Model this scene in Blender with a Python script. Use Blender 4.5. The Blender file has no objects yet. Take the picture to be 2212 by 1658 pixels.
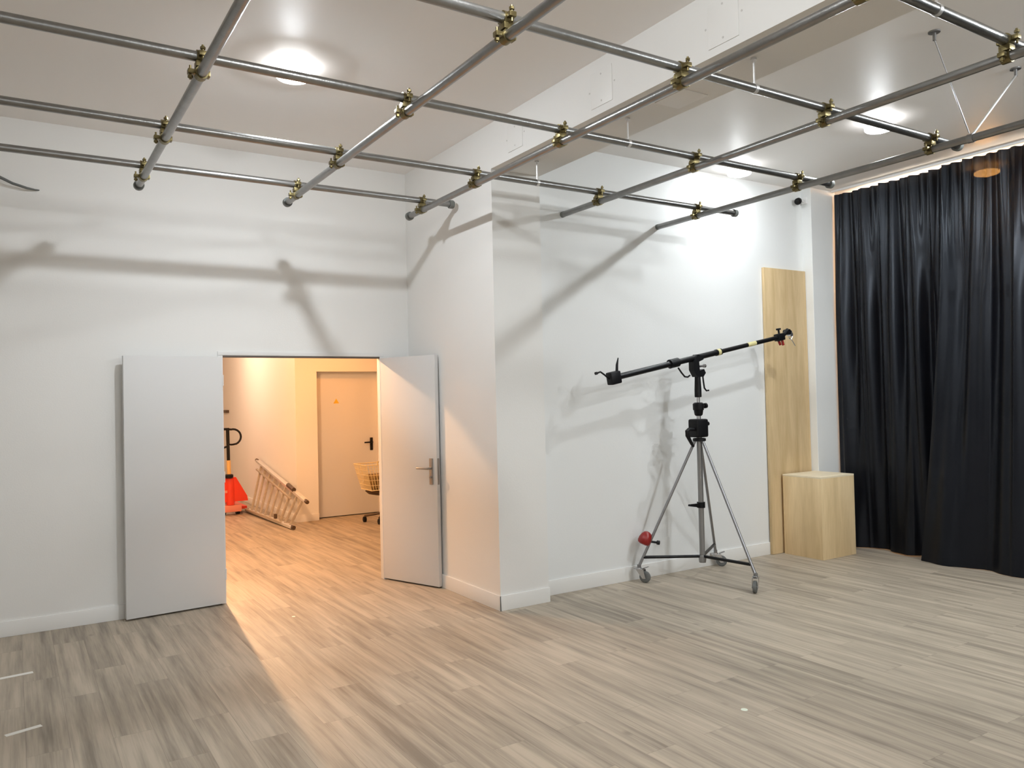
import bpy, bmesh, math, random
from mathutils import Vector, Matrix
random.seed(7)
SC = bpy.context.scene
COL = SC.collection

# ------------------------------------------------------------------ materials
def new_mat(name):
    m = bpy.data.materials.new(name); m.use_nodes = True
    nt = m.node_tree; b = nt.nodes['Principled BSDF']
    return m, nt, b

def N(nt, kind, **kw):
    n = nt.nodes.new(kind)
    for k, v in kw.items():
        if k in n.inputs.keys(): n.inputs[k].default_value = v
        else: setattr(n, k, v)
    return n

def coords(nt, scale=(1, 1, 1), rot=(0, 0, 0), space='Object'):
    t = N(nt, 'ShaderNodeTexCoord'); mp = N(nt, 'ShaderNodeMapping')
    mp.inputs['Scale'].default_value = scale; mp.inputs['Rotation'].default_value = rot
    nt.links.new(t.outputs[space], mp.inputs['Vector'])
    return mp.outputs['Vector']

def simple(name, col, rough=.5, metal=0., spec=.5, var=.06, nscale=8., bump=0., stretch=(1, 1, 1), bscale=60.):
    m, nt, b = new_mat(name)
    v = coords(nt, stretch)
    n = N(nt, 'ShaderNodeTexNoise', Scale=nscale, Detail=4.)
    nt.links.new(v, n.inputs['Vector'])
    r = N(nt, 'ShaderNodeMapRange'); r.inputs['To Min'].default_value = 1 - var; r.inputs['To Max'].default_value = 1 + var
    nt.links.new(n.outputs['Fac'], r.inputs['Value'])
    mix = N(nt, 'ShaderNodeMix', data_type='RGBA', blend_type='MULTIPLY')
    mix.inputs['Factor'].default_value = 1.
    mix.inputs['A'].default_value = (*col, 1)
    nt.links.new(r.outputs['Result'], mix.inputs['B'])
    nt.links.new(mix.outputs['Result'], b.inputs['Base Color'])
    b.inputs['Roughness'].default_value = rough; b.inputs['Metallic'].default_value = metal
    b.inputs['Specular IOR Level'].default_value = spec
    if bump:
        n2 = N(nt, 'ShaderNodeTexNoise', Scale=bscale, Detail=3.)
        nt.links.new(v, n2.inputs['Vector'])
        bp = N(nt, 'ShaderNodeBump', Strength=bump, Distance=.01)
        nt.links.new(n2.outputs['Fac'], bp.inputs['Height']); nt.links.new(bp.outputs['Normal'], b.inputs['Normal'])
    return m

def emission(name, col, strength):
    m, nt, b = new_mat(name)
    b.inputs['Base Color'].default_value = (.8, .8, .8, 1)
    b.inputs['Emission Color'].default_value = (*col, 1); b.inputs['Emission Strength'].default_value = strength
    return m

def floor_mat():
    m, nt, b = new_mat('oak_plank_floor'); L = nt.links.new
    t = N(nt, 'ShaderNodeTexCoord'); sep = N(nt, 'ShaderNodeSeparateXYZ'); L(t.outputs['Object'], sep.inputs[0])
    cmb = N(nt, 'ShaderNodeCombineXYZ'); L(sep.outputs['Y'], cmb.inputs['X']); L(sep.outputs['X'], cmb.inputs['Y'])
    br = N(nt, 'ShaderNodeTexBrick', offset=.37, offset_frequency=2)
    br.inputs['Scale'].default_value = 1.; br.inputs['Brick Width'].default_value = 1.21; br.inputs['Row Height'].default_value = .185
    br.inputs['Mortar Size'].default_value = .0008; br.inputs['Mortar Smooth'].default_value = .2
    br.inputs['Color1'].default_value = (0, 0, 0, 1); br.inputs['Color2'].default_value = (1, 1, 1, 1); br.inputs['Mortar'].default_value = (.5, .5, .5, 1)
    L(cmb.outputs[0], br.inputs['Vector'])
    rnd = N(nt, 'ShaderNodeSeparateColor'); L(br.outputs['Color'], rnd.inputs[0])
    w = N(nt, 'ShaderNodeMath', operation='MULTIPLY'); w.inputs[1].default_value = 13.; L(rnd.outputs[0], w.inputs[0])
    def streak(sx, sy, scale, detail):
        mp = N(nt, 'ShaderNodeMapping'); mp.inputs['Scale'].default_value = (sx, sy, 1); L(t.outputs['Object'], mp.inputs['Vector'])
        n = N(nt, 'ShaderNodeTexNoise', noise_dimensions='4D', Scale=scale, Detail=detail, Roughness=.6)
        L(mp.outputs[0], n.inputs['Vector']); L(w.outputs[0], n.inputs['W']); return n
    n1 = streak(17, 1.0, 1., 4.); n2 = streak(90, 2.0, 1., 4.); n3 = streak(1.2, .7, 1., 2.)
    ramp = N(nt, 'ShaderNodeValToRGB')
    e = ramp.color_ramp.elements
    e[0].position = .33; e[0].color = (.215, .181, .142, 1)
    e[1].position = .60; e[1].color = (.465, .397, .310, 1)
    x = ramp.color_ramp.elements.new(.47); x.color = (.352, .300, .234, 1)
    a = N(nt, 'ShaderNodeMath', operation='MULTIPLY_ADD'); L(n1.outputs['Fac'], a.inputs[0]); a.inputs[1].default_value = .75
    a2 = N(nt, 'ShaderNodeMath', operation='MULTIPLY'); L(n2.outputs['Fac'], a2.inputs[0]); a2.inputs[1].default_value = .25; L(a2.outputs[0], a.inputs[2])
    p = N(nt, 'ShaderNodeMath', operation='MULTIPLY_ADD'); L(rnd.outputs[0], p.inputs[0]); p.inputs[1].default_value = .07; L(a.outputs[0], p.inputs[2])
    p2 = N(nt, 'ShaderNodeMath', operation='SUBTRACT'); L(p.outputs[0], p2.inputs[0]); p2.inputs[1].default_value = .05
    p3 = N(nt, 'ShaderNodeMath', operation='MULTIPLY_ADD'); L(n3.outputs['Fac'], p3.inputs[0]); p3.inputs[1].default_value = .12; L(p2.outputs[0], p3.inputs[2])
    p4 = N(nt, 'ShaderNodeMath', operation='SUBTRACT'); L(p3.outputs[0], p4.inputs[0]); p4.inputs[1].default_value = .06
    L(p4.outputs[0], ramp.inputs['Fac'])
    # small knots
    vo = N(nt, 'ShaderNodeTexVoronoi', Scale=1.); mp = N(nt, 'ShaderNodeMapping'); mp.inputs['Scale'].default_value = (3.1, 1.7, 1); L(t.outputs['Object'], mp.inputs[0]); L(mp.outputs[0], vo.inputs['Vector'])
    kn = N(nt, 'ShaderNodeMapRange'); kn.inputs['From Min'].default_value = .02; kn.inputs['From Max'].default_value = .07; kn.inputs['To Min'].default_value = .72; kn.inputs['To Max'].default_value = 1.; L(vo.outputs['Distance'], kn.inputs['Value'])
    mk = N(nt, 'ShaderNodeMix', data_type='RGBA', blend_type='MULTIPLY'); mk.inputs['Factor'].default_value = 1.; L(ramp.outputs['Color'], mk.inputs['A']); L(kn.outputs[0], mk.inputs['B'])
    seam = N(nt, 'ShaderNodeMix', data_type='RGBA'); L(br.outputs['Fac'], seam.inputs['Factor']); L(mk.outputs['Result'], seam.inputs['A']); seam.inputs['B'].default_value = (.20, .165, .13, 1)
    L(seam.outputs['Result'], b.inputs['Base Color'])
    b.inputs['Roughness'].default_value = .48; b.inputs['Specular IOR Level'].default_value = .35
    bp = N(nt, 'ShaderNodeBump', Strength=.12, Distance=.004); L(n2.outputs['Fac'], bp.inputs['Height']); L(bp.outputs[0], b.inputs['Normal'])
    return m

def wood_mat(name, c0, c1, along='Z', sc=1.):
    m, nt, b = new_mat(name); L = nt.links.new
    s = {'Z': (1, 1, .10), 'X': (.10, 1, 1)}[along]
    v = coords(nt, tuple(q * sc for q in s))
    n1 = N(nt, 'ShaderNodeTexNoise', Scale=9., Detail=4., Distortion=.6); L(v, n1.inputs[0])
    n2 = N(nt, 'ShaderNodeTexNoise', Scale=70., Detail=3.); L(v, n2.inputs[0])
    a = N(nt, 'ShaderNodeMath', operation='MULTIPLY_ADD'); L(n1.outputs['Fac'], a.inputs[0]); a.inputs[1].default_value = .75
    a2 = N(nt, 'ShaderNodeMath', operation='MULTIPLY'); L(n2.outputs['Fac'], a2.inputs[0]); a2.inputs[1].default_value = .25; L(a2.outputs[0], a.inputs[2])
    r = N(nt, 'ShaderNodeValToRGB'); r.color_ramp.elements[0].position = .35; r.color_ramp.elements[0].color = (*c0, 1)
    r.color_ramp.elements[1].position = .65; r.color_ramp.elements[1].color = (*c1, 1); L(a.outputs[0], r.inputs[0])
    L(r.outputs[0], b.inputs['Base Color']); b.inputs['Roughness'].default_value = .55; b.inputs['Specular IOR Level'].default_value = .3
    return m

def curtain_mat():
    m, nt, b = new_mat('black_curtain_cloth'); L = nt.links.new
    v = coords(nt, (1, 1, .15))
    n = N(nt, 'ShaderNodeTexNoise', Scale=30., Detail=3.); L(v, n.inputs[0])
    r = N(nt, 'ShaderNodeValToRGB'); r.color_ramp.elements[0].color = (.002, .0024, .0042, 1); r.color_ramp.elements[1].color = (.0038, .0042, .0066, 1); L(n.outputs['Fac'], r.inputs[0])
    L(r.outputs[0], b.inputs['Base Color']); b.inputs['Roughness'].default_value = .36; b.inputs['Specular Tint'].default_value = (.80, .88, 1., 1); b.inputs['Specular IOR Level'].default_value = .32
    tr = N(nt, 'ShaderNodeBsdfTransparent'); mx = N(nt, 'ShaderNodeMixShader'); mx.inputs[0].default_value = .05
    out = nt.nodes['Material Output']
    L(b.outputs[0], mx.inputs[1]); L(tr.outputs[0], mx.inputs[2]); L(mx.outputs[0], out.inputs['Surface'])
    return m

M = {}
M['wall'] = simple('white_wall_paint', (.80, .795, .775), .6, var=.015, nscale=1.3, bump=.06, bscale=90)
M['wallr'] = simple('cool_white_wall_paint', (.79, .80, .795), .5, var=.015, nscale=1.1, bump=.06, bscale=90)
M['ceil'] = simple('ceiling_paint', (.90, .885, .87), .5, var=.02, nscale=.8)
M['base'] = simple('white_baseboard_paint', (.81, .805, .785), .45, var=.01)
M['door'] = simple('white_door_laminate', (.68, .68, .675), .42, var=.012, nscale=2.)
M['frame'] = simple('white_door_frame_paint', (.76, .76, .75), .45, var=.01)
M['seam'] = simple('pale_grey_seam_filler', (.60, .59, .57), .7)  # even pale grey for the hatch screw caps
M['floor'] = floor_mat()
M['galv'] = simple('galvanised_steel', (.28, .28, .275), .30, metal=.92, var=.22, nscale=14., stretch=(1, 1, 1), bump=.1, bscale=120)
M['zinc'] = simple('yellow_zinc', (.18, .145, .065), .35, metal=.85, var=.25, nscale=30.)
M['cap'] = simple('grey_plastic_cap', (.16, .17, .16), .45, var=.1)
M['rod'] = simple('bright_hanger_steel', (.72, .72, .72), .35, metal=.7, var=.1, nscale=30)
M['white'] = simple('white_lamp_plastic', (.82, .82, .82), .4, var=.01)
M['lamp'] = emission('cool_lamp_diffuser', (.92, .98, 1.03), 1550.)
M['lampr'] = emission('cool_white_lamp_diffuser', (.90, .965, 1.), 500.)
M['lampn'] = emission('bright_cool_lamp_diffuser', (.90, .965, 1.), 1000.)
M['lampring'] = emission('lit_lamp_ring', (1., 1., 1.), 14.)
M['warm'] = emission('warm_lamp_diffuser', (1., .46, .12), 170.)
M['black'] = simple('black_plastic', (.004, .004, .005), .45, spec=.25, var=.15, nscale=20)
M['blackmetal'] = simple('black_anodised_metal', (.007, .007, .008), .34, metal=.1, spec=.3, var=.15, nscale=20)
M['chrome'] = simple('chromed_steel', (.58, .58, .59), .25, metal=.9, var=.08, nscale=20)
M['legtube'] = simple('satin_leg_tube', (.30, .30, .31), .30, metal=.9, var=.06, nscale=20)
M['greytube'] = simple('dull_grey_tube', (.30, .30, .30), .35, metal=.7, var=.08, nscale=20)
M['red'] = simple('dark_red_paint', (.24, .008, .006), .35, var=.08)
M['yellow'] = simple('pale_yellow_sticker', (.62, .56, .28), .5, var=.1)
M['rubber'] = simple('grey_rubber', (.13, .135, .13), .6, var=.1)
M['oak'] = wood_mat('oak_board_veneer', (.52, .375, .200), (.67, .51, .300))
M['oakbox'] = wood_mat('oak_box_veneer', (.64, .475, .26), (.82, .64, .385), sc=.7)
M['oaktop'] = wood_mat('pale_box_top_veneer', (.80, .69, .50), (.88, .78, .58), along='X')
M['chip'] = simple('chipboard_edge', (.16, .115, .068), .8, var=.6, nscale=120)
M['curtain'] = curtain_mat()
M['tape'] = simple('white_floor_tape', (.80, .79, .74), .5)
M['dot'] = simple('pale_green_floor_dot', (.72, .80, .68), .5)
M['orange'] = simple('red_orange_enamel', (.72, .045, .018), .35, var=.05)
M['pinkred'] = simple('pale_red_enamel', (.75, .28, .22), .4, var=.05)  # pale pinkish red, on the base plate and the decal
M['ochre'] = simple('yellow_reflection_ram', (.75, .50, .20), .35, metal=.3)
M['alu'] = simple('brushed_aluminium', (.78, .77, .76), .35, metal=.6, var=.1, nscale=20)
M['step'] = simple('worn_aluminium_step', (.50, .44, .36), .5, metal=.4, var=.2, nscale=30)
M['brown'] = simple('dark_brown_plastic', (.07, .04, .02), .5, var=.1)
M['wire'] = simple('cream_wire', (.74, .62, .36), .4, var=.05)
M['ochretub'] = simple('olive_brown_bag', (.20, .13, .04), .7, var=.4, nscale=25)
M['steel'] = simple('dull_handle_steel', (.36, .33, .30), .35, metal=.7, var=.05)
M['stickery'] = simple('yellow_warning_sticker', (.80, .52, .04), .5)
M['headstrip'] = simple('dark_brown_strip', (.11, .085, .07), .6)
M['dark'] = simple('dark_window_glass', (.02, .02, .022), .15)

# ------------------------------------------------------------------ mesh builder (world coordinates in, local coordinates out)
WORLD = {}
class MB:
    def __init__(s): s.bm = bmesh.new()
    def box(s, a, b, bev=0., mat=None, seg=2):
        t = bmesh.new(); bmesh.ops.create_cube(t, size=1.)
        a, b = Vector(a), Vector(b); c = (a + b) / 2; d = b - a
        for v in t.verts: v.co = Vector((v.co.x * d.x, v.co.y * d.y, v.co.z * d.z)) + (c if mat is None else Vector())
        if bev > 0: bmesh.ops.bevel(t, geom=t.edges[:], offset=bev, segments=seg, affect='EDGES', profile=.6)
        if mat is not None:
            for v in t.verts: v.co = mat @ v.co
        s._join(t); return s
    def _join(s, t):
        me = bpy.data.meshes.new('tmp'); t.to_mesh(me); t.free(); s.bm.from_mesh(me); bpy.data.meshes.remove(me)
    def ring(s, c, u, v, r, n):
        return [s.bm.verts.new(c + u * (r * math.cos(2 * math.pi * i / n)) + v * (r * math.sin(2 * math.pi * i / n))) for i in range(n)]
    def tube(s, pts, r, n=14, cap=True):
        pts = [Vector(p) for p in pts]; rs = r if isinstance(r, (list, tuple)) else [r] * len(pts)
        prev = None; u = None
        for i, p in enumerate(pts):
            if i == 0: d = pts[1] - pts[0]
            elif i == len(pts) - 1: d = pts[-1] - pts[-2]
            else: d = (pts[i + 1] - p).normalized() + (p - pts[i - 1]).normalized()
            d = d.normalized()
            if u is None:
                u = d.orthogonal().normalized()
            else:
                u = (u - d * u.dot(d)); u = u.normalized() if u.length > 1e-6 else d.orthogonal().normalized()
            v = d.cross(u); ring = s.ring(p, u, v, rs[i], n)
            if prev:
                for k in range(n): s.bm.faces.new((prev[k], prev[(k + 1) % n], ring[(k + 1) % n], ring[k]))
            elif cap: s.bm.faces.new(list(reversed(ring)))
            prev = ring
        if cap: s.bm.faces.new(prev)
        return s
    def lathe(s, base, axis, prof, n=24):
        # profile of (distance along axis, radius)
        base, axis = Vector(base), Vector(axis).normalized()
        pts = [base + axis * h for h, r in prof]; u = axis.orthogonal().normalized(); v = axis.cross(u); prev = None
        for (h, r), p in zip(prof, pts):
            ring = s.ring(p, u, v, max(r, 1e-4), n)
            if prev:
                for k in range(n): s.bm.faces.new((prev[k], prev[(k + 1) % n], ring[(k + 1) % n], ring[k]))
            else: s.bm.faces.new(list(reversed(ring)))
            prev = ring
        s.bm.faces.new(prev); return s
    def collar(s, c, axis, ri, ro, length, n=24):
        axis = Vector(axis).normalized(); c = Vector(c); u = axis.orthogonal().normalized(); v = axis.cross(u)
        a, b = c - axis * length / 2, c + axis * length / 2
        R = [s.ring(a, u, v, ri, n), s.ring(a, u, v, ro, n), s.ring(b, u, v, ro, n), s.ring(b, u, v, ri, n)]
        for j in range(4):
            p, q = R[j], R[(j + 1) % 4]
            for k in range(n): s.bm.faces.new((p[k], p[(k + 1) % n], q[(k + 1) % n], q[k]))
        return s
    def prism(s, outline, depth):
        # outline: world points of one face; depth: vector
        d = Vector(depth); A = [s.bm.verts.new(Vector(p)) for p in outline]; B = [s.bm.verts.new(Vector(p) + d) for p in outline]
        s.bm.faces.new(list(reversed(A))); s.bm.faces.new(B); n = len(A)
        for k in range(n): s.bm.faces.new((A[k], A[(k + 1) % n], B[(k + 1) % n], B[k]))
        return s
    def build(s, name, mat, parent=None, origin=None, smooth=True, ang=35):
        bmesh.ops.recalc_face_normals(s.bm, faces=s.bm.faces[:])
        if parent is not None: off = WORLD[parent.name]
        else: off = Vector(origin) if origin is not None else Vector((0, 0, 0))
        for v in s.bm.verts: v.co -= off
        me = bpy.data.meshes.new(name)
        if smooth:
            for f in s.bm.faces: f.smooth = True
            lim = math.radians(ang)
            for e in s.bm.edges:
                if len(e.link_faces) != 2 or e.calc_face_angle(0.) > lim: e.smooth = False
        s.bm.to_mesh(me); s.bm.free(); me.materials.append(mat)
        o = bpy.data.objects.new(name, me); COL.objects.link(o)
        if parent is not None: o.parent = parent
        else: o.location = off
        WORLD[o.name] = off.copy()
        return o

def tag(o, label, cat=None, group=None, kind=None):
    o['label'] = label
    if cat: o['category'] = cat
    if group: o['group'] = group
    if kind: o['kind'] = kind
    return o
def thing(name, loc, label, cat, group=None):
    o = bpy.data.objects.new(name, None); o.empty_display_size = .1; COL.objects.link(o); o.location = loc
    WORLD[o.name] = Vector(loc); return tag(o, label, cat, group)
def struct(name, mb, mat, label, **k):
    o = mb.build(name, mat, **k); o['kind'] = 'structure'; o['label'] = label; return o
def copy_tree(o, dloc, parent=None):
    c = o.copy(); COL.objects.link(c)
    if parent is not None: c.parent = parent
    c.location = o.location + Vector(dloc)
    WORLD[c.name] = WORLD[o.name] + Vector(dloc)
    for ch in list(o.children):
        d = ch.copy(); COL.objects.link(d); d.parent = c; WORLD[d.name] = WORLD[c.name]
    return c

# ------------------------------------------------------------------ room dimensions (metres; back wall is y = 0, alcove side wall is x = 0)
H = 3.805; HB = 3.449; D1 = 1.593; D2 = 1.432; WP = .457; HD = 2.06; XL = -1.705; XR = -.295
XW = 5.35; XE = -6.2; YF = -9.6
# floor, ceilings
struct('floor', MB().box((XE - .2, YF - .2, -.1), (XW + .2, 12.2, 0)), M['floor'], 'grey brown oak plank floor running through both rooms', smooth=False)
struct('ceiling', MB().box((XE, YF, H), (XW, 0, H + .15)), M['ceil'], 'flat pale ceiling above the studio', smooth=False)
struct('wall_back', MB().box((XE, 0, 0), (XL, .05, H)).box((XR, 0, 0), (.0, .05, H)).box((XL, 0, HD), (XR, .05, H)), M['wall'], 'white back wall with the double doorway', smooth=False)
struct('wall_side', MB().box((0, -D1, 0), (WP, .14, H)), M['wall'], 'white side wall and pier beside the doorway', smooth=False)
struct('wall_right', MB().box((WP, -D2, 0), (XW, -D2 + .14, H)), M['wallr'], 'white wall behind the boom stand', smooth=False)
struct('trim_1', MB().box((0, YF, HB), (WP, -D1, H)), M['wall'], 'white boxed beam across the ceiling', smooth=False)
struct('trim_2', MB().box((3.97, -1.556, 0), (4.385, -D2, H), .004), M['wallr'], 'narrow white corner pillar beside the black curtain', smooth=False)
struct('wall_window', MB().box((XW, YF, 0), (XW + .15, -D2, H)), M['wall'], 'wall behind the black curtain', smooth=False)
struct('wall_left', MB().box((XE - .15, YF, 0), (XE, .14, H)), M['wall'], 'white wall at the left end of the studio', smooth=False)
struct('wall_front', MB().box((XE, YF - .15, 0), (XW, YF, H)), M['wall'], 'white wall behind the viewer', smooth=False)
BH = .112; BT = .013
struct('baseboard_back', MB().box((XE, -BT, 0), (XL - .045, 0, BH), .003).box((XR + .045, -BT, 0), (0, 0, BH), .003), M['base'], 'white baseboard of the back wall')
struct('baseboard_side', MB().box((-BT, -D1 - BT, 0), (0, 0, BH + .005), .003), M['base'], 'white baseboard of the alcove side wall')
struct('baseboard_pier', MB().box((-BT, -D1 - BT, 0), (WP + .005, -D1, BH + .005), .003), M['base'], 'white baseboard of the pier')
struct('baseboard_right', MB().box((WP, -D2 - BT, 0), (3.97, -D2, BH + .012), .003), M['base'], 'white baseboard behind the boom stand')
# door frame of the double doorway
fr = MB()
for a, b in (((XL - .035, -.012, 0), (XL + .004, .056, HD - .001)), ((XR - .004, -.012, 0), (XR + .035, .056, HD - .001))): fr.box(a, b, .003)
fr.box((XL - .035, -.012, HD), (XR + .035, .056, HD + .035), .003)
t3 = struct('trim_3', fr, M['frame'], 'thin white frame around the double doorway')
tag(MB().box((XL + .002, -.010, HD - .016), (XR - .002, .030, HD), .002).build('head_strip', M['headstrip'], t3), 'dark brown strip under the frame head')  # plain dark brown strip along the underside of the frame head

# left leaf, folded back against the wall, hinged at the left jamb
def leaf(name, hinge, free, thick, label, hname):
    h, f = Vector((*hinge, 0)), Vector((*free, 0)); d = (f - h); w = d.length; d.normalize(); n = Vector((d.y, -d.x, 0))
    if n.y < 0: n = -n                                                   # towards the wall
    R = Matrix(((d.x, n.x, 0, 0), (d.y, n.y, 0, 0), (0, 0, 1, 0), (0, 0, 0, 1)))
    T = Matrix.Translation((h + f) / 2 + n * thick / 2 + Vector((0, 0, .014 + 1.016))) @ R
    o = MB().box((-w / 2, -thick / 2, -1.016), (w / 2, thick / 2, 1.016), .002, mat=T).build(name, M['door'], origin=h)
    tag(o, label, 'door', None, 'structure'); return o, h, d, n, w
d1, *_ = leaf('door_1', (XL - .012, -.055), (-2.462, -.112), .040, 'plain white door leaf folded flat against the back wall', '')
hg = MB()
for z in (.25, 1.05, 1.85): hg.tube([(XL - .006, -.045, z - .045), (XL - .006, -.045, z + .045)], .008)
hg.build('hinge', M['frame'], d1)
d2, h, d, n, w = leaf('door_2', (XR - .002, -.018), (-.056, -.655), .042, 'white door leaf with lever handle swung open towards the pier', '')
hn = MB(); c = h + d * (w - .062) - n * .004 + Vector((0, 0, 1.02))
R = Matrix(((d.x, n.x, 0, 0), (d.y, n.y, 0, 0), (0, 0, 1, 0), (0, 0, 0, 1)))
hn.box((-.020, -.004, -.115), (.020, .004, .115), .003, mat=Matrix.Translation(c) @ R)
o = hn.build('lock_plate', M['steel'], d2); tag(o, 'long brownish steel handle plate')
lv = MB(); b0 = c - n * .004 + Vector((0, 0, .028)); b1 = b0 - n * .05
lv.tube([b0, b1 + n * .008, b1 - d * .012, b1 - d * .125], [.0095, .0095, .009, .008], 12)
lv.build('lever', M['steel'], o)
kc = c - n * .004 + Vector((0, 0, -.05))
MB().lathe(kc, -n, [(0, .011), (.012, .011), (.014, .008)], 14).build('key_cylinder', M['steel'], o)
e0 = h + d * (w + .001) + n * .021 + Vector((0, 0, 1.02))
tag(MB().box((-.0015, -.011, -.115), (.0015, .011, .115), .001, mat=Matrix.Translation(e0) @ R).build('edge_plate', M['steel'], d2), 'steel lock strip on the leaf edge')

# ------------------------------------------------------------------ hall beyond the doorway
HC = 2.95; YH = 3.97; XH = .12
struct('wall_hall_left', MB().box((XH, YH, 0), (XH + .1, 10.5, HC)), M['wall'], 'hall wall running away beyond the doorway', smooth=False)
struct('wall_hall_end', MB().box((XH + .1, YH, 0), (.425, YH + .1, HC)).box((.425, YH, 2.085), (1.385, YH + .26, HC)).box((1.385, YH, 0), (3.2, YH + .26, HC)).box((XH + .1, YH + .1, 0), (.425, YH + .26, HC)), M['wall'], 'hall end wall with the recessed door', smooth=False)
struct('wall_hall_right', MB().box((3.2, .05, 0), (3.35, YH + .26, HC)).box((WP, .05, 0), (3.2, .14, HC)), M['wall'], 'right wall of the hall', smooth=False)
struct('wall_hall_far', MB().box((-4.2, 10.5, 0), (XH + .1, 10.6, HC)).box((-4.3, .05, 0), (-4.2, 10.6, HC)), M['wall'], 'far walls of the hall', smooth=False)
struct('ceiling_hall', MB().box((-4.2, .05, HC), (3.35, 10.6, HC + .1)), M['ceil'], 'ceiling of the hall', smooth=False)
struct('baseboard_hall', MB().box((XH - BT, YH - BT, 0), (.425, YH, .1), .003).box((XH - BT, YH, 0), (XH, 10.5, .1), .003), M['base'], 'white baseboard of the hall')
d3 = MB().box((.425, YH + .145, .012), (1.385, YH + .19, 2.085), .003).build('door_3', M['door'], origin=(.9, YH + .22, 0))
tag(d3, 'closed hall door with black lever handle and small yellow sticker', 'door', None, 'structure')
hp = MB().box((1.262, YH + .133, .93), (1.306, YH + .146, 1.115), .006).build('handle_plate', M['black'], d3); tag(hp, 'black handle plate')
MB().tube([(1.284, YH + .136, 1.05), (1.284, YH + .092, 1.05), (1.265, YH + .090, 1.05), (1.158, YH + .090, 1.048)], .0105, 12).build('lever', M['black'], hp)
tag(MB().prism([(.715, YH + .144, 1.63), (.80, YH + .144, 1.63), (.757, YH + .144, 1.70)], (0, -.0015, 0)).build('sticker', M['stickery'], d3, smooth=False), 'small yellow triangular sticker')

# ------------------------------------------------------------------ pipe grid
ZA, ZB, PR = 3.283, 3.205, .0242
AY = [-1.04, -1.93, -2.98, -4.01, -5.0]; BX = [-2.42, -1.37, -.335, .80, 1.89]
grid = thing('pipe_grid', (0, -3, ZB), 'galvanised steel pipe grid clamped together and hung below the white ceiling', 'pipe grid')
AEND = [-.052, 2.385, 2.30, 2.235, 2.25]
def pipe(p0, p1):
    p0, p1 = Vector(p0), Vector(p1); d = (p1 - p0).normalized()
    return MB().lathe(p0, d, [(0, PR - .002), (.002, PR), ((p1 - p0).length - .002, PR), ((p1 - p0).length, PR - .002)], 24).build('pipe', M['galv'], grid)
def endcap(par, p, d, wide=False):
    d = Vector(d); r = PR + (.011 if wide else .004)
    MB().lathe(Vector(p) - d * .030, d, [(0, r - .001), (.002, r), (.034, r), (.040, r - .004), (.043, r - .014)], 24).build('end_cap', M['cap'], par)
for y, xe in zip(AY, AEND):
    o = pipe((-4.6, y, ZA), (xe, y, ZA)); endcap(o, (xe, y, ZA), (1, 0, 0), True)
for i, x in enumerate(BX):
    ye = -.79 if i < 3 else -D2 - .014
    o = pipe((x, -6.3, ZB), (x, ye, ZB))
    if i < 3: endcap(o, (x, ye, ZB), (0, 1, 0), True)
    else: MB().lathe((x, -D2 - .026, ZB), (0, 1, 0), [(0, PR + .0015), (.026, PR + .0015)], 24).build('end_cap', M['cap'], o)
# right-angle couplers: one prototype, then copies
def coupler(x, y):
    m = MB()
    m.collar((x, y, ZA), (1, 0, 0), PR, PR + .006, .042, 22); m.collar((x, y, ZB), (0, 1, 0), PR, PR + .006, .042, 22)
    m.box((x - .026, y - .026, ZB + PR + .001), (x + .026, y + .026, ZA - PR - .001), .003)
    m.box((x - .017, y - PR - .034, ZA - .011), (x + .017, y - PR - .002, ZA + .011), .003)    # lugs
    m.box((x - PR - .036, y - .017, ZB - .011), (x - PR - .002, y + .017, ZB + .011), .003)
    m.box((x - .02, y + PR + .002, ZA - .014), (x + .02, y + PR + .014, ZA + .014), .003)
    m.box((x + PR + .002, y - .02, ZB - .014), (x + PR + .014, y + .02, ZB + .014), .003)
    c = m.build('coupler', M['zinc'], grid)
    b = MB().tube([(x, y - PR - .022, ZA - .03), (x, y - PR - .022, ZA + .040)], .0055, 10)
    b.lathe((x, y - PR - .022, ZA + .020), (0, 0, 1), [(0, .012), (.011, .012), (.013, .009)], 6); b.build('bolt', M['zinc'], c)
    b = MB().tube([(x - PR - .024, y, ZB + .03), (x - PR - .024, y, ZB - .036)], .0055, 10)
    b.lathe((x - PR - .024, y, ZB - .018), (0, 0, -1), [(0, .012), (.011, .012), (.013, .009)], 6); b.build('bolt', M['zinc'], c)
    return c
cp0 = coupler(BX[0], AY[0])
for j, y in enumerate(AY):
    for i, x in enumerate(BX):
        if (i, j) == (0, 0) or (j == 0 and i > 2) or (i == 0 and j > 2) or (i == 1 and j > 3) or (i == 2 and j > 4): continue
        copy_tree(cp0, (x - BX[0], y - AY[0], 0), grid)
# hangers from the beam to the cross pipes
for y in AY[1:5]:
    x = .205
    o = MB().tube([(x, y, ZA + PR), (x, y, HB - .01)], .0055, 10).lathe((x, y, HB - .012), (0, 0, 1), [(0, .016), (.012, .016)], 16).build('hanger_rod', M['rod'], grid)
    MB().collar((x, y, ZA), (1, 0, 0), PR, PR + .003, .022, 22).build('strap', M['rod'], o)
# V stays from the ceiling to the last pipe
sx, sy = BX[4], -4.27
o = MB().collar((sx, sy, ZB), (0, 1, 0), PR, PR + .004, .035, 22).build('pipe_strap', M['greytube'], grid)
for tx, ty, r in ((1.544, -4.252, .0035), (2.581, -4.225, .0075)):
    a = Vector((sx + (.02 if tx > sx else -.02), sy, ZB + PR + .004)); b = Vector((tx, ty, H - .05))
    o = MB().tube([a, b], r, 10).build('stay_cable', M['rod'] if r > .005 else M['greytube'], grid)
    MB().lathe((tx, ty, H - .055), (0, 0, 1), [(0, .010), (.045, .010), (.047, .034), (.055, .034)], 18).build('ceiling_anchor', M['greytube'], o)

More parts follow.
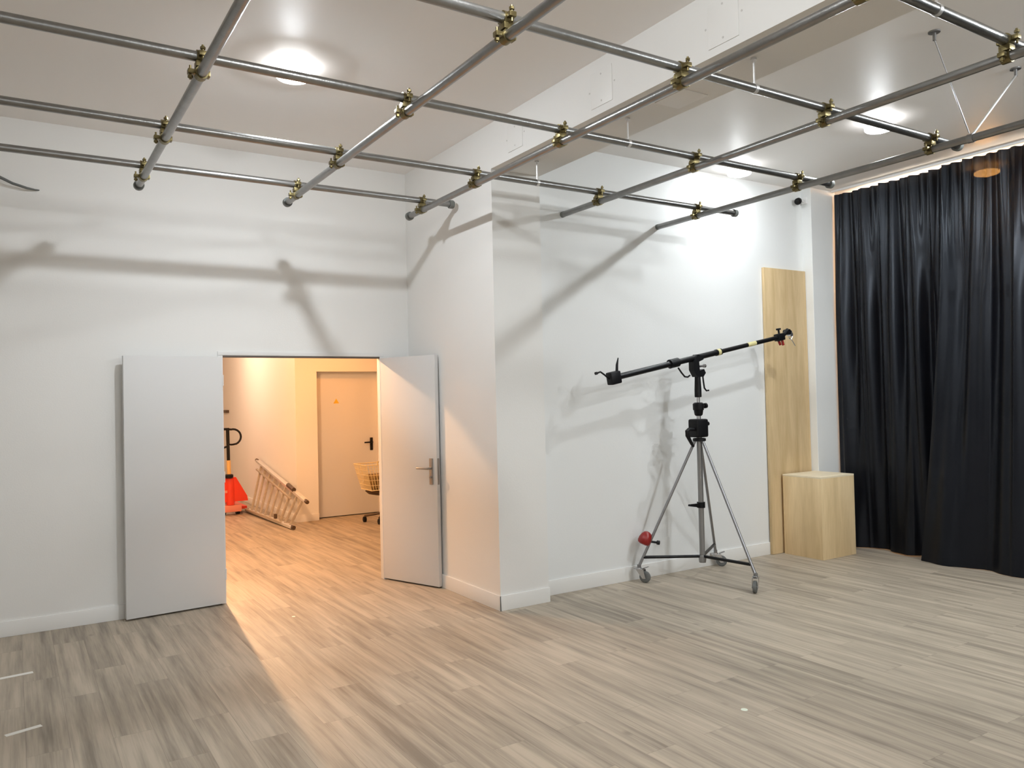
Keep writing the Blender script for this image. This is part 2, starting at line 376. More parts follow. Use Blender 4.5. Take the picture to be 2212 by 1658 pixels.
# access hatches on the beam
GR = 'access hatches on the beam'
for (y0, z0, hw, hh, lab) in ((-1.955, 3.60, .10, .10, 'small square hatch on the beam nearest the back corner'), (-2.975, 3.612, .105, .115, 'small square hatch in the middle of the beam side'), (-3.99, 3.612, .105, .12, 'small square hatch on the beam closest to the viewer')):
    o = MB().box((-.0055, y0 - hw, z0 - hh), (0, y0 + hw, z0 + hh), .0025).build('access_hatch', M['base'], origin=(0, y0, z0 - hh)); tag(o, lab, 'hatch', GR)
    for yy, zz in ((0, hh - .03), (0, -hh + .03), (-hw - .02, 0), (hw + .02, 0)): MB().lathe((-.0055 if yy == 0 else .0, y0 + yy, z0 + zz), (-1, 0, 0), [(0, .006), (.0015, .006)], 12).build('screw_cap', M['seam'], o)
tag(MB().box((.175, -3.52, HB - .006), (.375, -3.27, HB), .002).build('beam_patch_plate', M['base'], origin=(.28, -3.4, HB)), 'pale flat patch plate under the white beam', 'plate')

# ------------------------------------------------------------------ ceiling lamps
def lamp(loc, label, mat, group='round ceiling lamps'):
    x, y = loc; t = thing('ceiling_lamp', (x, y, H), label, 'lamp', group)
    MB().lathe((x, y, H - .050), (0, 0, 1), [(0, .070), (.044, .072), (.046, .080), (.050, .080)], 40).build('housing', M['white'], t)
    MB().lathe((x, y, H - .086), (0, 0, 1), [(0, .088), (.004, .102), (.012, .110), (.030, .111), (.036, .100)], 40).build('diffuser', M['lampring'] if group else mat, t)
    MB().lathe((x, y, H - .106), (0, 0, 1), [(0, .014), (.003, .030), (.009, .043), (.020, .048)], 32).build('light_core', mat, t)
    return t
lamp((-1.648, -1.90), 'glowing round lamp on the ceiling above the doorway', M['lamp'])
lamp((2.675, -1.735), 'glowing round lamp on the ceiling close to the wall behind the boom stand', M['lampr'])
lamp((2.69, -3.16), 'glowing round lamp on the ceiling between two pipes, away from the wall', M['lampn'])
lamp((4.86, -2.90), 'warm orange lamp glowing through the black curtain', M['warm'], None)

def disk(name, loc, power, col, r=.11, target=None, spot=False):
    l = bpy.data.lights.new(name, 'AREA'); l.shape = 'DISK'; l.size = 2 * r; l.energy = power; l.color = col
    o = bpy.data.objects.new(name, l); COL.objects.link(o); o.location = loc
    if target is not None: o.rotation_euler = (Vector(target) - Vector(loc)).to_track_quat('-Z', 'Y').to_euler()
    return o
PW = 52.
def unseen_bulb(x, y, k, col):
    l = bpy.data.lights.new('unseen_lamp_light', 'POINT'); l.energy = PW * k; l.color = col; l.shadow_soft_size = .04
    o = bpy.data.objects.new('unseen_lamp_light', l); COL.objects.link(o); o.location = (x, y, H - .125); return o
for x, y, k in ((-1.64, -4.6, .68), (-1.64, -7.2, .9), (-4.2, -8.6, .9)): unseen_bulb(x, y, k, (.95, .98, 1.))  # unseen bulbs; the rear pair are added wash that flattens the walls
for x, y, k in ((2.68, -6.0, 1.3), (2.68, -7.6, 2.4), (.95, -8.4, .45)): unseen_bulb(x, y, k, (.91, .965, 1.))  # unseen bulbs; the two farthest are added fill from behind the camera
disk('unseen_lamp_light', (2.68, -4.7, H - .1), 34., (.91, .965, 1.), .05)
cv = bpy.data.lights.new('added_strip_light', 'AREA'); cv.shape = 'RECTANGLE'; cv.size = .05; cv.size_y = 7.6; cv.energy = 40.; cv.color = (1., .84, .68)  # added strip light behind the curtain, brightens only the ceiling gap
cvo = bpy.data.objects.new('added_strip_light', cv); COL.objects.link(cvo); cvo.location = (4.62, -5.5, 3.66); cvo.rotation_euler = (math.pi, 0, 0)
# hall lamps and two added spots
def bulb(loc, power, col, r=.06):
    l = bpy.data.lights.new('hall_lamp_light', 'POINT'); l.energy = power; l.color = col; l.shadow_soft_size = r
    o = bpy.data.objects.new('hall_lamp_light', l); COL.objects.link(o); o.location = loc; return o
bulb((-1.59, 1.2, 2.76), 165., (1., .57, .29), .06)
bulb((-1.395, 3.3, 2.76), 60., (1., .40, .10), .06)
bulb((-1.15, 6.0, 2.76), 75., (1., .70, .50), .06)
sp = bpy.data.lights.new('wall_spot_light', 'SPOT'); sp.energy = 6.; sp.color = (1., .72, .18); sp.spot_size = math.radians(46); sp.spot_blend = .8; sp.shadow_soft_size = .03
ws = bpy.data.lights.new('added_door_wash', 'SPOT'); ws.energy = 50.; ws.color = (1., .31, .035); ws.spot_size = math.radians(95); ws.spot_blend = .9; ws.shadow_soft_size = .08  # added spot, tints the hall end wall and door orange
wso = bpy.data.objects.new('added_door_wash', ws); COL.objects.link(wso); wso.location = (.55, 2.75, 2.88); wso.rotation_euler = (Vector((.85, 4.1, .9)) - Vector(wso.location)).to_track_quat('-Z', 'Y').to_euler()
hs = bpy.data.lights.new('added_floor_spot', 'SPOT'); hs.energy = 900.; hs.color = (1., .53, .24); hs.spot_size = math.radians(32); hs.spot_blend = 1.; hs.shadow_soft_size = .05  # added spot, strengthens the warm light edge on the studio floor
hso = bpy.data.objects.new('added_floor_spot', hs); COL.objects.link(hso); hso.location = (-1.25, 4.9, 2.75); hso.rotation_euler = (Vector((-1.9, -3.0, 0)) - Vector(hso.location)).to_track_quat('-Z', 'Y').to_euler()
so = bpy.data.objects.new('wall_spot_light', sp); COL.objects.link(so); so.location = (-.06, 6.55, 2.9); so.rotation_euler = (Vector((.16, 6.55, 2.0)) - Vector(so.location)).to_track_quat('-Z', 'Y').to_euler()

# ------------------------------------------------------------------ boom stand
C = Vector((1.988, -1.795, 0))
st = thing('boom_stand', C, 'wind-up boom stand on wheels with a black boom arm and chrome tripod legs', 'boom stand')
def cz(z, dx=0, dy=0): return C + Vector((dx, dy, z))
MB().lathe(cz(.15), (0, 0, 1), [(0, .030), (.03, .034), (.06, .030), (.065, .024), (1.13, .024)], 24).build('column', M['greytube'], st)
cl = MB().collar(cz(.66), (0, 0, 1), .0235, .036, .05, 24)
cl.prism([cz(.675, -.03, -.014), cz(.675, -.14, -.010), cz(.66, -.145, -.010), cz(.640, -.03, -.014)], (0, .026, 0))
tag(cl.build('column_clamp', M['black'], st), 'dark clamp with side lever on the column')
MB().lathe(cz(1.225), (0, 0, 1), [(0, .040), (.004, .058), (.026, .058), (.030, .045)], 28).build('leg_flange', M['black'], st)
wz = 1.345
wb = MB().box((C.x - .078, C.y - .062, 1.262), (C.x + .062, C.y + .062, 1.425), .022, seg=3)
wb.tube([cz(1.375, .055), cz(1.378, .105)], .012).lathe(cz(1.378, .10), (1, 0, .1), [(0, .018), (.018, .018)], 12)
wo = wb.build('winch_box', M['black'], st)
MB().tube([cz(1.335, -.07, -.02), cz(1.338, -.145, -.02), cz(1.322, -.168, -.02), cz(1.285, -.165, -.02), cz(1.21, -.115, -.02), cz(1.185, -.095, -.02)], [.014, .016, .018, .018, .014, .012], 12).build('crank', M['black'], wo)
MB().lathe(cz(1.42), (0, 0, 1), [(0, .019), (.05, .019)], 20).build('inner_tube', M['chrome'], st)
co = MB().lathe(cz(1.452), (0, 0, 1), [(0, .026), (.012, .036), (.05, .042), (.055, .048), (.105, .050), (.115, .042), (.12, .03)], 28)
co.tube([cz(1.535, .04), cz(1.54, .085)], .013, 12).lathe(cz(1.54, .075), (1, 0, .1), [(0, .024), (.022, .024)], 12)
co.build('upper_collar', M['black'], st)
MB().lathe(cz(1.57), (0, 0, 1), [(0, .015), (.06, .015)], 18).build('spigot', M['chrome'], st)
MB().lathe(cz(1.618), (0, 0, 1), [(0, .026), (.005, .031), (.06, .031), (.16, .027), (.20, .026)], 24).build('stem', M['black'], st)
MB().tube([cz(1.80, .045, -.02), cz(1.76, .05, -.02), cz(1.70, .06, -.02), cz(1.675, .085, -.02), cz(1.678, .115, -.02)], .0075, 10).build('stem_hook', M['blackmetal'], st)
hd = MB()
hd.prism([cz(1.80, -.035, -.03), cz(1.80, .045, -.03), cz(1.835, .075, -.03), cz(1.87, .055, -.03), cz(1.855, .0, -.03), cz(1.935, -.005, -.03), cz(1.955, .05, -.03), cz(1.985, .055, -.03), cz(2.0, -.02, -.03), cz(1.94, -.075, -.03), cz(1.86, -.075, -.03)], (0, .06, 0))
hd.build('swivel_head', M['black'], st)
kb = MB().tube([cz(1.895, .01, -.01), cz(1.898, .075, -.01)], .011, 12).lathe(cz(1.898, .068, -.01), (1, 0, 0), [(0, .019), (.018, .019)], 8)
tag(kb.build('head_knob', M['chrome'], st), 'pale metal knob of the swivel head')
ax0 = Vector((C.x - .985, C.y, 1.793)); ax1 = Vector((C.x + 1.172, C.y, 2.190)); ad = (ax1 - ax0).normalized(); up = Vector((-ad.z, 0, ad.x))
def bo(t, u=0., y=0.): return ax0 + ad * t + up * u + Vector((0, y, 0))
LB = (ax1 - ax0).length
ba = MB().lathe(bo(0), ad, [(0, .024), (.002, .026), (1.24, .026), (1.242, .030), (1.31, .030), (1.312, .0205), (LB, .0205)], 24)
bao = ba.build('boom_arm', M['blackmetal'], st)
tag(MB().collar(bo(1.73), ad, .0203, .0212, .115, 24).build('label_band', M['yellow'], bao), 'pale yellow label on the arm')
tag(MB().collar(bo(1.275), ad, .0298, .0308, .035, 24).build('label_ring', M['yellow'], bao), 'pale yellow ring on the arm')
ec = MB().box((-.055, -.038, -.045), (.05, .038, .06), .012, mat=Matrix.Translation(bo(.02)) @ Matrix.Rotation(-math.atan2(ad.z, ad.x), 4, 'Y'))
ec.tube([bo(.06, .04), bo(.075, .10), bo(.10, .155)], [.012, .011, .004], 10)
ec.tube([bo(-.03, .0), bo(-.075, .045), bo(-.11, .075), bo(-.15, .07)], .0075, 10).lathe(bo(-.145, .071), -ad, [(0, .012), (.02, .012)], 10)
ec.build('end_clamp', M['black'], bao)
sl = MB().collar(bo(.71), ad, .025, .040, .10, 24)
sl.box((-.035, -.03, -.095), (.035, .03, -.03), .01, mat=Matrix.Translation(bo(.71)) @ Matrix.Rotation(-math.atan2(ad.z, ad.x), 4, 'Y'))
sl.tube([bo(.755, -.05), bo(.785, -.10), bo(.815, -.14), bo(.85, -.15), bo(.88, -.14)], .0075, 10)
sl.build('sliding_clamp', M['black'], bao)
hc = MB().box((-.05, -.032, -.035), (.045, .032, .034), .01, mat=Matrix.Translation(bo(LB - .05)) @ Matrix.Rotation(-math.atan2(ad.z, ad.x), 4, 'Y'))
hc.tube([bo(LB - .05, .03), bo(LB - .05, .075)], .010, 10).lathe(bo(LB - .05, .07), up, [(0, .024), (.016, .024)], 10)
hc.tube([bo(LB - .01, .0), bo(LB + .06, .035), bo(LB + .085, .05)], [.018, .022, .02], 12).lathe(bo(LB + .07, .03, -.03), (0, 1, 0), [(0, .028), (.06, .028)], 14)
hco = hc.build('tip_clamp', M['black'], bao)
tag(MB().tube([bo(LB - .07, -.035), bo(LB - .055, -.075)], .013, 10).tube([bo(LB - .02, -.035), bo(LB - .012, -.085)], .013, 10).build('tip_knobs', M['red'], bao), 'dark red screws under the arm tip')
tag(MB().tube([bo(LB + .10, .04), bo(LB + .135, .03), bo(LB + .14, -.02), bo(LB + .11, -.05), bo(LB + .085, -.03)], .007, 8).tube([bo(LB + .12, -.05), bo(LB + .16, -.12)], .004, 8).lathe(bo(LB + .11, .0, -.02), (0, 1, 0), [(0, .02), (.04, .02)], 12).build('spigot_fitting', M['chrome'], bao), 'bright metal fitting at the arm tip')
TH = [152, 272, 32]; R0, R1 = .038, .575
for k, a in enumerate(TH):
    c_, s_ = math.cos(math.radians(a)), math.sin(math.radians(a))
    top = cz(1.235, R0 * c_, R0 * s_); bot = cz(.135, R1 * c_, R1 * s_)
    MB().tube([top, bot], .0125, 16).lathe(bot + Vector((0, 0, -.012)), (0, 0, 1), [(0, .017), (.03, .018)], 14).build('leg', M['legtube'], st)
    rr = R0 + (R1 - R0) * (1.235 - .215) / 1.10
    a0 = cz(.205, .02 * c_, .02 * s_); a1 = cz(.215, rr * c_, rr * s_)
    MB().tube([a0, a1], .0135, 12).build('spreader', M['blackmetal'], st)
    # caster: fork plate, wheel, brake tab
    off = [Vector((.02, -.045, 0)), Vector((-.085, -.055, 0)), Vector((.05, -.035, 0))][k]
    if off.length < .05: off = off.normalized() * .055
    wd = off.normalized(); wa = Vector((-wd.y, wd.x, 0)); hub = Vector((bot.x, bot.y, 0)) + wd * .055 + Vector((0, 0, .050))
    f = MB(); z0 = Vector((bot.x, bot.y, .118)); f.lathe(Vector((bot.x, bot.y, .108)), (0, 0, 1), [(0, .024), (.02, .022)], 14)
    for sgn in (-1, 1):
        q = wa * (.023 * sgn)
        f.prism([z0 + q - wd * .022 + Vector((0, 0, -.004)), z0 + q + wd * .05 + Vector((0, 0, -.004)), hub + q + wd * .016 + Vector((0, 0, -.012)), hub + q - wd * .014 + Vector((0, 0, -.014))], wa * .003 * sgn)
    f.box((-.012, -.025, -.003), (.075, .025, .003), .002, mat=Matrix.Translation(z0 + Vector((0, 0, -.002))) @ Matrix(((wd.x, wa.x, 0, 0), (wd.y, wa.y, 0, 0), (0, 0, 1, 0), (0, 0, 0, 1))))
    f.tube([hub - wa * .027, hub + wa * .027], .007, 10)
    fo = f.build('caster', M['chrome'], st)
    MB().lathe(hub - wa * .016, wa, [(0, .034), (.001, .044), (.006, .050), (.026, .050), (.031, .044), (.032, .034)], 28).build('wheel', M['rubber'], fo)
    MB().box((0, -.016, -.003), (.055, .016, .003), .002, mat=Matrix.Translation(z0 + wd * .06 + Vector((0, 0, .012))) @ Matrix(((wd.x, wa.x, 0, 0), (wd.y, wa.y, 0, 0), (0, 0, 1, 0), (0, 0, 0, 1))) @ Matrix.Rotation(-.35, 4, 'Y')).build('brake_tab', M['greytube'], fo)
# red counterweight clamped to the left leg
a = math.radians(152); top = cz(1.235, R0 * math.cos(a), R0 * math.sin(a)); bot = cz(.135, R1 * math.cos(a), R1 * math.sin(a))
ld = (bot - top).normalized(); p = top + (bot - top) * .775; side = Vector((-.84, .53, 0)).normalized()
pc = p + side * .055
cw = MB().lathe(pc - ld * .06, ld, [(0, .012), (.008, .030), (.03, .047), (.065, .057), (.095, .058), (.112, .050), (.12, .030)], 28)
cwo = tag(cw.build('counterweight', M['red'], st), 'dark red bell-shaped weight clamped to the left leg')
kp = p + ld * .035
MB().tube([kp, kp + Vector((.06, -.035, -.012))], .010, 10).lathe(kp + Vector((.052, -.03, -.010)), (.06, -.035, -.012), [(0, .019), (.024, .019)], 10).build('knob', M['black'], cwo)

# ------------------------------------------------------------------ board, box, curtain
bw0, bw1, bt, bl = 3.308, 3.966, .030, 2.925
lean = math.asin(.013 / bl)
T = Matrix.Translation(((bw0 + bw1) / 2, -D2 - .0305, 0)) @ Matrix.Rotation(-lean, 4, 'X')
bd = thing('wood_board', (3.6, -1.56, 0), 'tall oak-coloured wood board leaning against the white wall behind the wooden box', 'board')
hw = (bw1 - bw0) / 2
T2 = T @ Matrix.Translation((0, 0, bl / 2 + .002))
MB().box((-hw + .0025, -bt / 2, -bl / 2), (hw, bt / 2, bl / 2), .002, mat=T2).build('panel', M['oak'], bd)
tag(MB().box((-hw, -bt / 2 + .0015, -bl / 2 + .001), (-hw + .003, bt / 2 - .0015, bl / 2 - .001), 0, mat=T2).build('edge_strip', M['chip'], bd, smooth=False), 'rough chipboard edge')
bx = thing('wooden_box', (3.73, -1.73, 0), 'oak-coloured wooden box standing on the floor before the tall board and curtain', 'box')
BXA, BXB = (3.462, -1.955, 0), (3.985, -1.50, .808)
# joined from four side panels
pt = .018
MB().box((BXA[0], BXA[1], 0), (BXB[0], BXA[1] + pt, .790), .0015).build('side_panel', M['oakbox'], bx)
MB().box((BXA[0], BXB[1] - pt, 0), (BXB[0], BXB[1], .790), .0015).build('side_panel', M['oakbox'], bx)
MB().box((BXA[0], BXA[1] + pt, 0), (BXA[0] + pt, BXB[1] - pt, .790), .0015).build('side_panel', M['oakbox'], bx)
MB().box((BXB[0] - pt, BXA[1] + pt, 0), (BXB[0], BXB[1] - pt, .790), .0015).build('side_panel', M['oakbox'], bx)
tag(MB().box((BXA[0], BXA[1], .790), (BXB[0], BXB[1], .808), .002).build('top_panel', M['oaktop'], bx), 'pale top of the box')

def curtain(name, y_of, x_of, ztop, zbot, ny, nz, label, group):
    bm = bmesh.new(); vs = []
    for j in range(nz + 1):
        f = j / nz
        row = []
        for i in range(ny + 1):
            s = i / ny; z = ztop + (zbot(s) - ztop) * f
            row.append(bm.verts.new((x_of(s, f), y_of(s, f), z)))
        vs.append(row)
    for j in range(nz):
        for i in range(ny): bm.faces.new((vs[j][i], vs[j][i + 1], vs[j + 1][i + 1], vs[j + 1][i]))
    m = MB(); m.bm.free(); m.bm = bm
    o = m.build(name, M['curtain'], origin=(x_of(.5, 1), y_of(.5, 1), 0), ang=80)
    sol = o.modifiers.new('thickness', 'SOLIDIFY'); sol.thickness = .003; sol.offset = 0
    tag(o, label, 'curtain', group); return o
def folds(y, f, ph):
    top = .022 * math.sin(2 * math.pi * y / .105 + ph) + .010 * math.sin(2 * math.pi * y / .26 + ph * 1.7)
    mid = .045 * math.sin(2 * math.pi * y / .30 + ph + .9 * math.sin(3.1 * y + ph)) + .022 * math.sin(2 * math.pi * y / .135 + 2 * ph + 1.3 * math.sin(2.3 * y))
    bot = .060 * math.sin(2 * math.pi * y / .52 + ph + .8 * math.sin(1.7 * y)) + .012 * math.sin(2 * math.pi * y / .19 + ph)
    a = max(0., 1 - f / .35); c = max(0., (f - .45) / .55); b = 1 - a - c
    ridge = (1 - abs(math.sin(math.pi * (y + .03 * math.sin(4.3 * y + ph)) / .235 + ph))) ** 4 * (1 - .55 * f) * .030
    return a * top + b * mid + c * bot - ridge
GC = 'black curtains hung from the ceiling rail'
y0a, y1a = -1.575, -2.86
def ya(s, f): return y0a + (y1a - y0a) * s + .0 * f + (.06 * math.sin(math.pi * s) * f) - .05 * f * s
curtain('curtain', ya, lambda s, f: 4.335 - .03 * f * s + folds(ya(s, f), f, .4), H - .052, lambda s: .006 + .012 * s, 260, 40, 'black curtain panel next to the white corner pillar', GC)
y0b, y1b = -2.80, -9.3
def yb(s, f):
    u = s ** 1.0; g = y0b + (y1b - y0b) * u
    return g + .27 * (f ** 1.6) * math.exp(-u * 6.5 / .55)
def xb(s, f):
    y = yb(s, f); near = math.exp(-s * 6.5 / .8)
    return 4.265 - .075 * f - .05 * f * near + folds(y0b + (y1b - y0b) * s, f, 2.1) * (1 - .35 * near * f)
curtain('curtain', yb, xb, H - .052, lambda s: .004, 900, 40, 'black curtain panel overlapping in front and running out of view', GC)
rail = MB().box((4.30, -9.4, H - .022), (4.325, -1.57, H), .002)
tag(rail.build('curtain_rail', M['white'], origin=(4.31, -5, H)), 'slim white rail along the ceiling above the black curtains', 'rail')
hk = 0

# ------------------------------------------------------------------ small things on walls and floor
sn = thing('wall_sensor', (3.90, -D2, 3.66), 'small dark sensor mounted high on the white wall beside the pillar', 'sensor')
MB().box((3.94, -1.52, 3.64), (3.97, -1.46, 3.71), .008).tube([(3.95, -1.485, 3.67), (3.86, -1.485, 3.67)], .008, 10).build('bracket', M['white'], sn)
MB().lathe((3.872, -1.487, 3.67), (-.8, -.25, -.35), [(0, .020), (.015, .034), (.05, .036), (.065, .026), (.07, .008)], 22).build('body', M['black'], sn)
cb = MB().tube([(-3.55, -.03, 3.52), (-3.40, -.05, 3.42), (-3.26, -.06, 3.345), (-3.17, -.055, 3.305), (-3.08, -.04, 3.285), (-3.03, -.02, 3.283), (-2.995, .01, 3.29)], [.011, .011, .011, .010, .009, .007, .005], 12)
tag(cb.build('cable', M['rubber'], origin=(-3.0, 0, 3.29)), 'dark cable curving out of the white wall below the pipes', 'cable')
def tapebit(x, y, l, w, ang, lab):
    T = Matrix.Translation((x, y, .001)) @ Matrix.Rotation(ang, 4, 'Z')
    tag(MB().box((-l / 2, -w / 2, -.001), (l / 2, w / 2, .0006), 0, mat=T).build('floor_tape', M['tape'], origin=(x, y, 0), smooth=False), lab, 'tape', 'white tape marks on the floor')
tapebit(-3.197, -1.035, .21, .040, .10, 'strip of white tape on the floor nearer to the back wall')
tapebit(-3.152, -2.045, .165, .034, .28, 'strip of white tape on the floor farther out from the back wall')
def dot(x, y, r, lab):
    tag(MB().lathe((x, y, 0), (0, 0, 1), [(0, r), (.001, r * .96)], 20).build('floor_dot', M['dot'], origin=(x, y, 0)), lab, 'floor mark', 'pale dots on the floor')
dot(-1.367, -.756, .014, 'tiny pale dot on the floor in front of the doorway')
dot(.019, -3.986, .018, 'tiny pale dot in the middle of the open floor')

# ------------------------------------------------------------------ hall things
# pallet truck
px, py = -.45, 5.35
pj = thing('pallet_truck', (px, py, 0), 'red pallet truck with black loop handle parked in the hall', 'pallet truck')
MB().prism([(px - .25, py, .20), (px + .245, py, .20), (px + .235, py, .27), (px + .075, py, .56), (px - .075, py, .56), (px - .24, py, .27)], (0, .10, 0)).build('chassis', M['orange'], pj, smooth=False)
tag(MB().box((px - .10, py - .004, .335), (px + .02, py, .372), 0).build('decal', M['pinkred'], pj, smooth=False), 'faint pale lettering strip')
tag(MB().box((px - .26, py - .02, .045), (px + .15, py + .14, .15), .02).build('base_plate', M['pinkred'], pj), 'pale pinkish red base plate')
for s_ in (-1, 1):
    MB().box((px + s_ * .19 - .075, py + .14, .06), (px + s_ * .19 + .075, py + 1.15, .105), .01).build('fork', M['orange'], pj)
    MB().lathe((px + s_ * .10 - .025, py + .05, .05), (1, 0, 0), [(0, .05), (.05, .05)], 20).build('wheel', M['black'], pj)
MB().lathe((px - .005, py + .03, .15), (0, 0, 1), [(0, .06), (.30, .06), (.40, .05)], 20).build('pump', M['orange'], pj)
MB().lathe((px - .03, py - .02, .585), (0, 0, 1), [(-.03, .045), (-.02, .06), (.02, .06), (.03, .04)], 20).build('hub', M['black'], pj)
tag(MB().tube([(px - .03, py - .02, .60), (px - .035, py - .02, .82)], .030, 14).build('ram', M['ochre'], pj), 'lower shaft of the handle, yellow reflection painted in')  # yellow colour stands in for a warm reflection on the shaft
tl = MB().tube([(px - .035, py - .02, .80), (px - .04, py - .02, 1.29)], .024, 14).build('tiller', M['black'], pj)
pts = []
for i in range(15):
    a = -math.pi * .62 + i / 14 * math.pi * 1.20
    pts.append((px + .035 + .115 * math.cos(a) - .02 * (i < 3), py - .02, 1.165 + .115 * math.sin(a)))
lp = MB().tube([(px - .04, py - .02, 1.0)] + pts + [(px - .04, py - .02, 1.285)], .015, 10)
lp.tube([(px - .12, py - .02, 1.285), (px - .02, py - .02, 1.285)], .018, 10).tube([(px - .13, py - .02, 1.0), (px - .04, py - .02, 1.03)], .015, 10).tube([(px - .13, py - .02, 1.0), (px - .13, py - .02, 1.285)], .013, 10)
lp.build('loop_handle', M['black'], pj)

# stepladder lying on its side against the hall wall
sl = thing('stepladder', (-.1, 4.7, 0), 'folded aluminium stepladder lying on its side along the hall wall', 'ladder')
lo0, lo1 = Vector((-.115, 3.42, .03)), Vector((-.165, 5.55, .03))
up0, up1 = Vector((.045, 3.34, .36)), Vector((.06, 5.80, .755))
def rail_(p, q, nm, mat, wd=.032, hgt=.018):
    d = (q - p); l = d.length; d.normalize(); z = Vector((0, 0, 1)); z = (z - d * z.dot(d)).normalized(); x = d.cross(z)
    R = Matrix(((d.x, x.x, z.x, 0), (d.y, x.y, z.y, 0), (d.z, x.z, z.z, 0), (0, 0, 0, 1)))
    return MB().box((-l / 2, -wd, -hgt), (l / 2, wd, hgt), .004, mat=Matrix.Translation((p + q) / 2) @ R).build(nm, mat, sl)
r1 = rail_(lo0, lo1, 'rail', M['alu']); r2 = rail_(up0, up1, 'rail', M['alu'])
for t in (.05, .15, .25, .36, .47, .58, .69, .80, .90):
    a, b = lo0.lerp(lo1, t), up0.lerp(up1, t)
    d = (b - a); l = d.length; d.normalize(); z = Vector((0, 1, 0)); z = (z - d * z.dot(d)).normalized(); x = d.cross(z)
    R = Matrix(((d.x, x.x, z.x, 0), (d.y, x.y, z.y, 0), (d.z, x.z, z.z, 0), (0, 0, 0, 1)))
    MB().box((-l / 2, -.017, -.010), (l / 2, .017, .010), .003, mat=Matrix.Translation((a + b) / 2) @ R).build('step', M['step'], sl)
for t in (.02, .13, .24):
    a, b = lo0.lerp(lo1, t + .03), up0.lerp(up1, t + .03); MB().tube([a, b], .007, 8).build('brace', M['step'], sl)
sh = Vector((-.055, 0, .01))
for nm, p, q in (('rear_rail', lo0 + sh + Vector((0, .35, .02)), lo1 + sh + Vector((0, -.1, .02))), ('rear_rail', up0 + sh + Vector((0, .5, -.02)), up1 + sh + Vector((0, -.15, -.13)))): rail_(p, q, nm, M['step'], .014, .012)
for rr_, p, q in ((r1, lo0, lo1), (r2, up0, up1)):
    dd = (q - p).normalized()
    for e_, s_ in ((p, -1), (q, 1)):
        MB().tube([e_ + dd * (s_ * -.03), e_ + dd * (s_ * .055)], .032 if e_.z < .3 and False else .026, 10).build('rubber_foot', M['brown'], rr_)
MB().tube([up0.lerp(up1, .19) + Vector((-.02, 0, .035)), up0.lerp(up1, .30) + Vector((-.02, 0, .035))], .03, 10).build('hinge_block', M['brown'], sl)
MB().tube([lo0.lerp(lo1, .28) + Vector((-.04, 0, .05)), lo0.lerp(lo1, .28) + Vector((-.04, 0, .11))], .022, 10).build('hinge_knob', M['brown'], sl)

# shopping trolley
tr = thing('wire_trolley', (1.05, 3.2, 0), 'wheeled wire basket trolley half hidden behind the open door leaf', 'trolley')
bt0 = [(.74, 2.98), (1.36, 2.98), (1.36, 3.42), (.74, 3.42)]; bb0 = [(.83, 3.02), (1.30, 3.02), (1.30, 3.38), (.83, 3.38)]
ZT, ZBm = .80, .46
wk = MB()
for fz in (0, .2, .4, .6, .8, 1.):
    ring = [Vector((t[0] + (b[0] - t[0]) * fz, t[1] + (b[1] - t[1]) * fz, ZT + (ZBm - ZT) * fz)) for t, b in zip(bt0, bb0)]
    for k in range(4): wk.tube([ring[k], ring[(k + 1) % 4]], .007 if fz in (0, 1.) else .0035, 6)
for k in range(4):
    for i in range(14):
        u = i / 14
        t = Vector((*[bt0[k][q] + (bt0[(k + 1) % 4][q] - bt0[k][q]) * u for q in (0, 1)], ZT)); b = Vector((*[bb0[k][q] + (bb0[(k + 1) % 4][q] - bb0[k][q]) * u for q in (0, 1)], ZBm))
        wk.tube([t, b], .0035, 6)
for i in range(8):
    x = .83 + .47 * i / 7; wk.tube([(x, 3.02, ZBm), (x, 3.38, ZBm)], .0035, 6)
wk.build('basket', M['wire'], tr)
tag(MB().box((.845, 3.04, ZBm + .006), (1.285, 3.36, ZBm + .20), .05, seg=3).build('contents', M['ochretub'], tr), 'olive brown bundle in the basket')
MB().lathe((1.06, 3.2, .375), (0, 0, 1), [(0, .10), (.02, .19), (.06, .235), (.078, .20)], 24).build('tray', M['brown'], tr)
fm = MB()
fm.tube([(1.06, 3.2, .12), (1.06, 3.2, .40)], .022, 12)
for q in ((.866, 3.378), (.946, 3.05), (1.26, 3.05), (1.26, 3.35)): fm.tube([(1.06, 3.2, .13), (q[0], q[1], .085)], .016, 8)
fm.build('frame', M['brown'], tr)
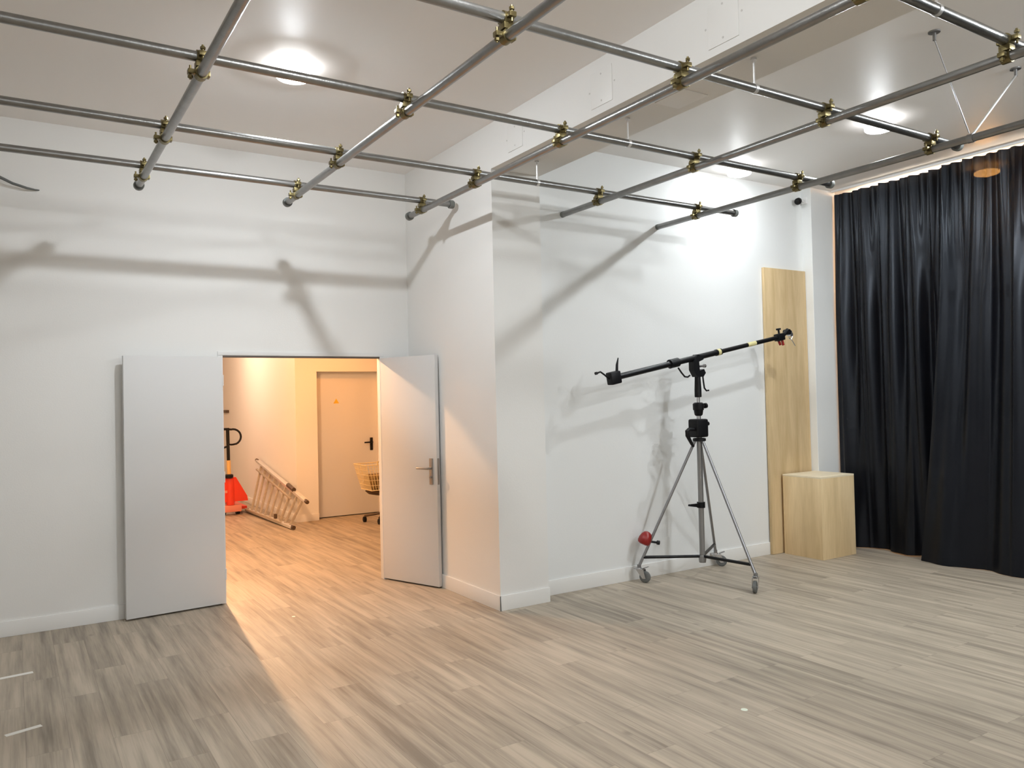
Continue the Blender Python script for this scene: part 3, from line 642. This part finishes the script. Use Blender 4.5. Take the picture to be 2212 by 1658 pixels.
for q in ((.866, 3.378), (.946, 3.05), (1.26, 3.05), (1.26, 3.35)):
    MB().lathe((q[0] - .02, q[1], .038), (1, 0, 0), [(0, .03), (.004, .038), (.036, .038), (.04, .03)], 18).build('wheel', M['black'], tr)
tag(MB().tube([(.90, 2.985, ZT), (.90, 2.975, ZT + .045), (1.2, 2.975, ZT + .045), (1.2, 2.985, ZT)], .010, 8).build('handle', M['wire'], tr), 'thin cream handle')
# bracket on the hall wall
tag(MB().box((XH - .03, 7.95, 1.50), (XH, 8.30, 1.55), .006).build('wall_bracket', M['brown'], origin=(XH, 8.1, 1.5)), 'small dark bracket on the hall wall above the pallet truck', 'bracket')

# ------------------------------------------------------------------ camera
f_px, yaw, pitch, roll = 1699.73, .5651831, .0179353, -.0227901
cam = bpy.data.cameras.new('camera'); cam.sensor_fit = 'HORIZONTAL'; cam.sensor_width = 36.; cam.lens = 36. * f_px / 2212.; cam.clip_start = .05
co_ = bpy.data.objects.new('camera', cam); COL.objects.link(co_)
fw = Vector((math.sin(yaw) * math.cos(pitch), math.cos(yaw) * math.cos(pitch), math.sin(pitch)))
r_ = Vector((math.cos(yaw), -math.sin(yaw), 0)); u_ = r_.cross(fw)
rr = r_ * math.cos(roll) + u_ * math.sin(roll); uu = -r_ * math.sin(roll) + u_ * math.cos(roll)
co_.matrix_world = Matrix(((rr.x, uu.x, -fw.x, -3.180936), (rr.y, uu.y, -fw.y, -6.845384), (rr.z, uu.z, -fw.z, 1.648332), (0, 0, 0, 1)))
SC.camera = co_
w_ = bpy.data.worlds.new('world'); SC.world = w_; w_.use_nodes = True
w_.node_tree.nodes['Background'].inputs[0].default_value = (.05, .05, .05, 1); w_.node_tree.nodes['Background'].inputs[1].default_value = .3
SC.view_settings.view_transform = 'Standard'; SC.view_settings.look = 'None'; SC.view_settings.gamma = 1.; SC.view_settings.use_curve_mapping = False
SC.view_settings.exposure = .1
SC.cycles.use_denoising = True
SC.cycles.max_bounces = 10; SC.cycles.diffuse_bounces = 6; SC.cycles.transparent_max_bounces = 12
SC.cycles.sample_clamp_indirect = 6.
SC.cycles.caustics_reflective = False; SC.cycles.caustics_refractive = False
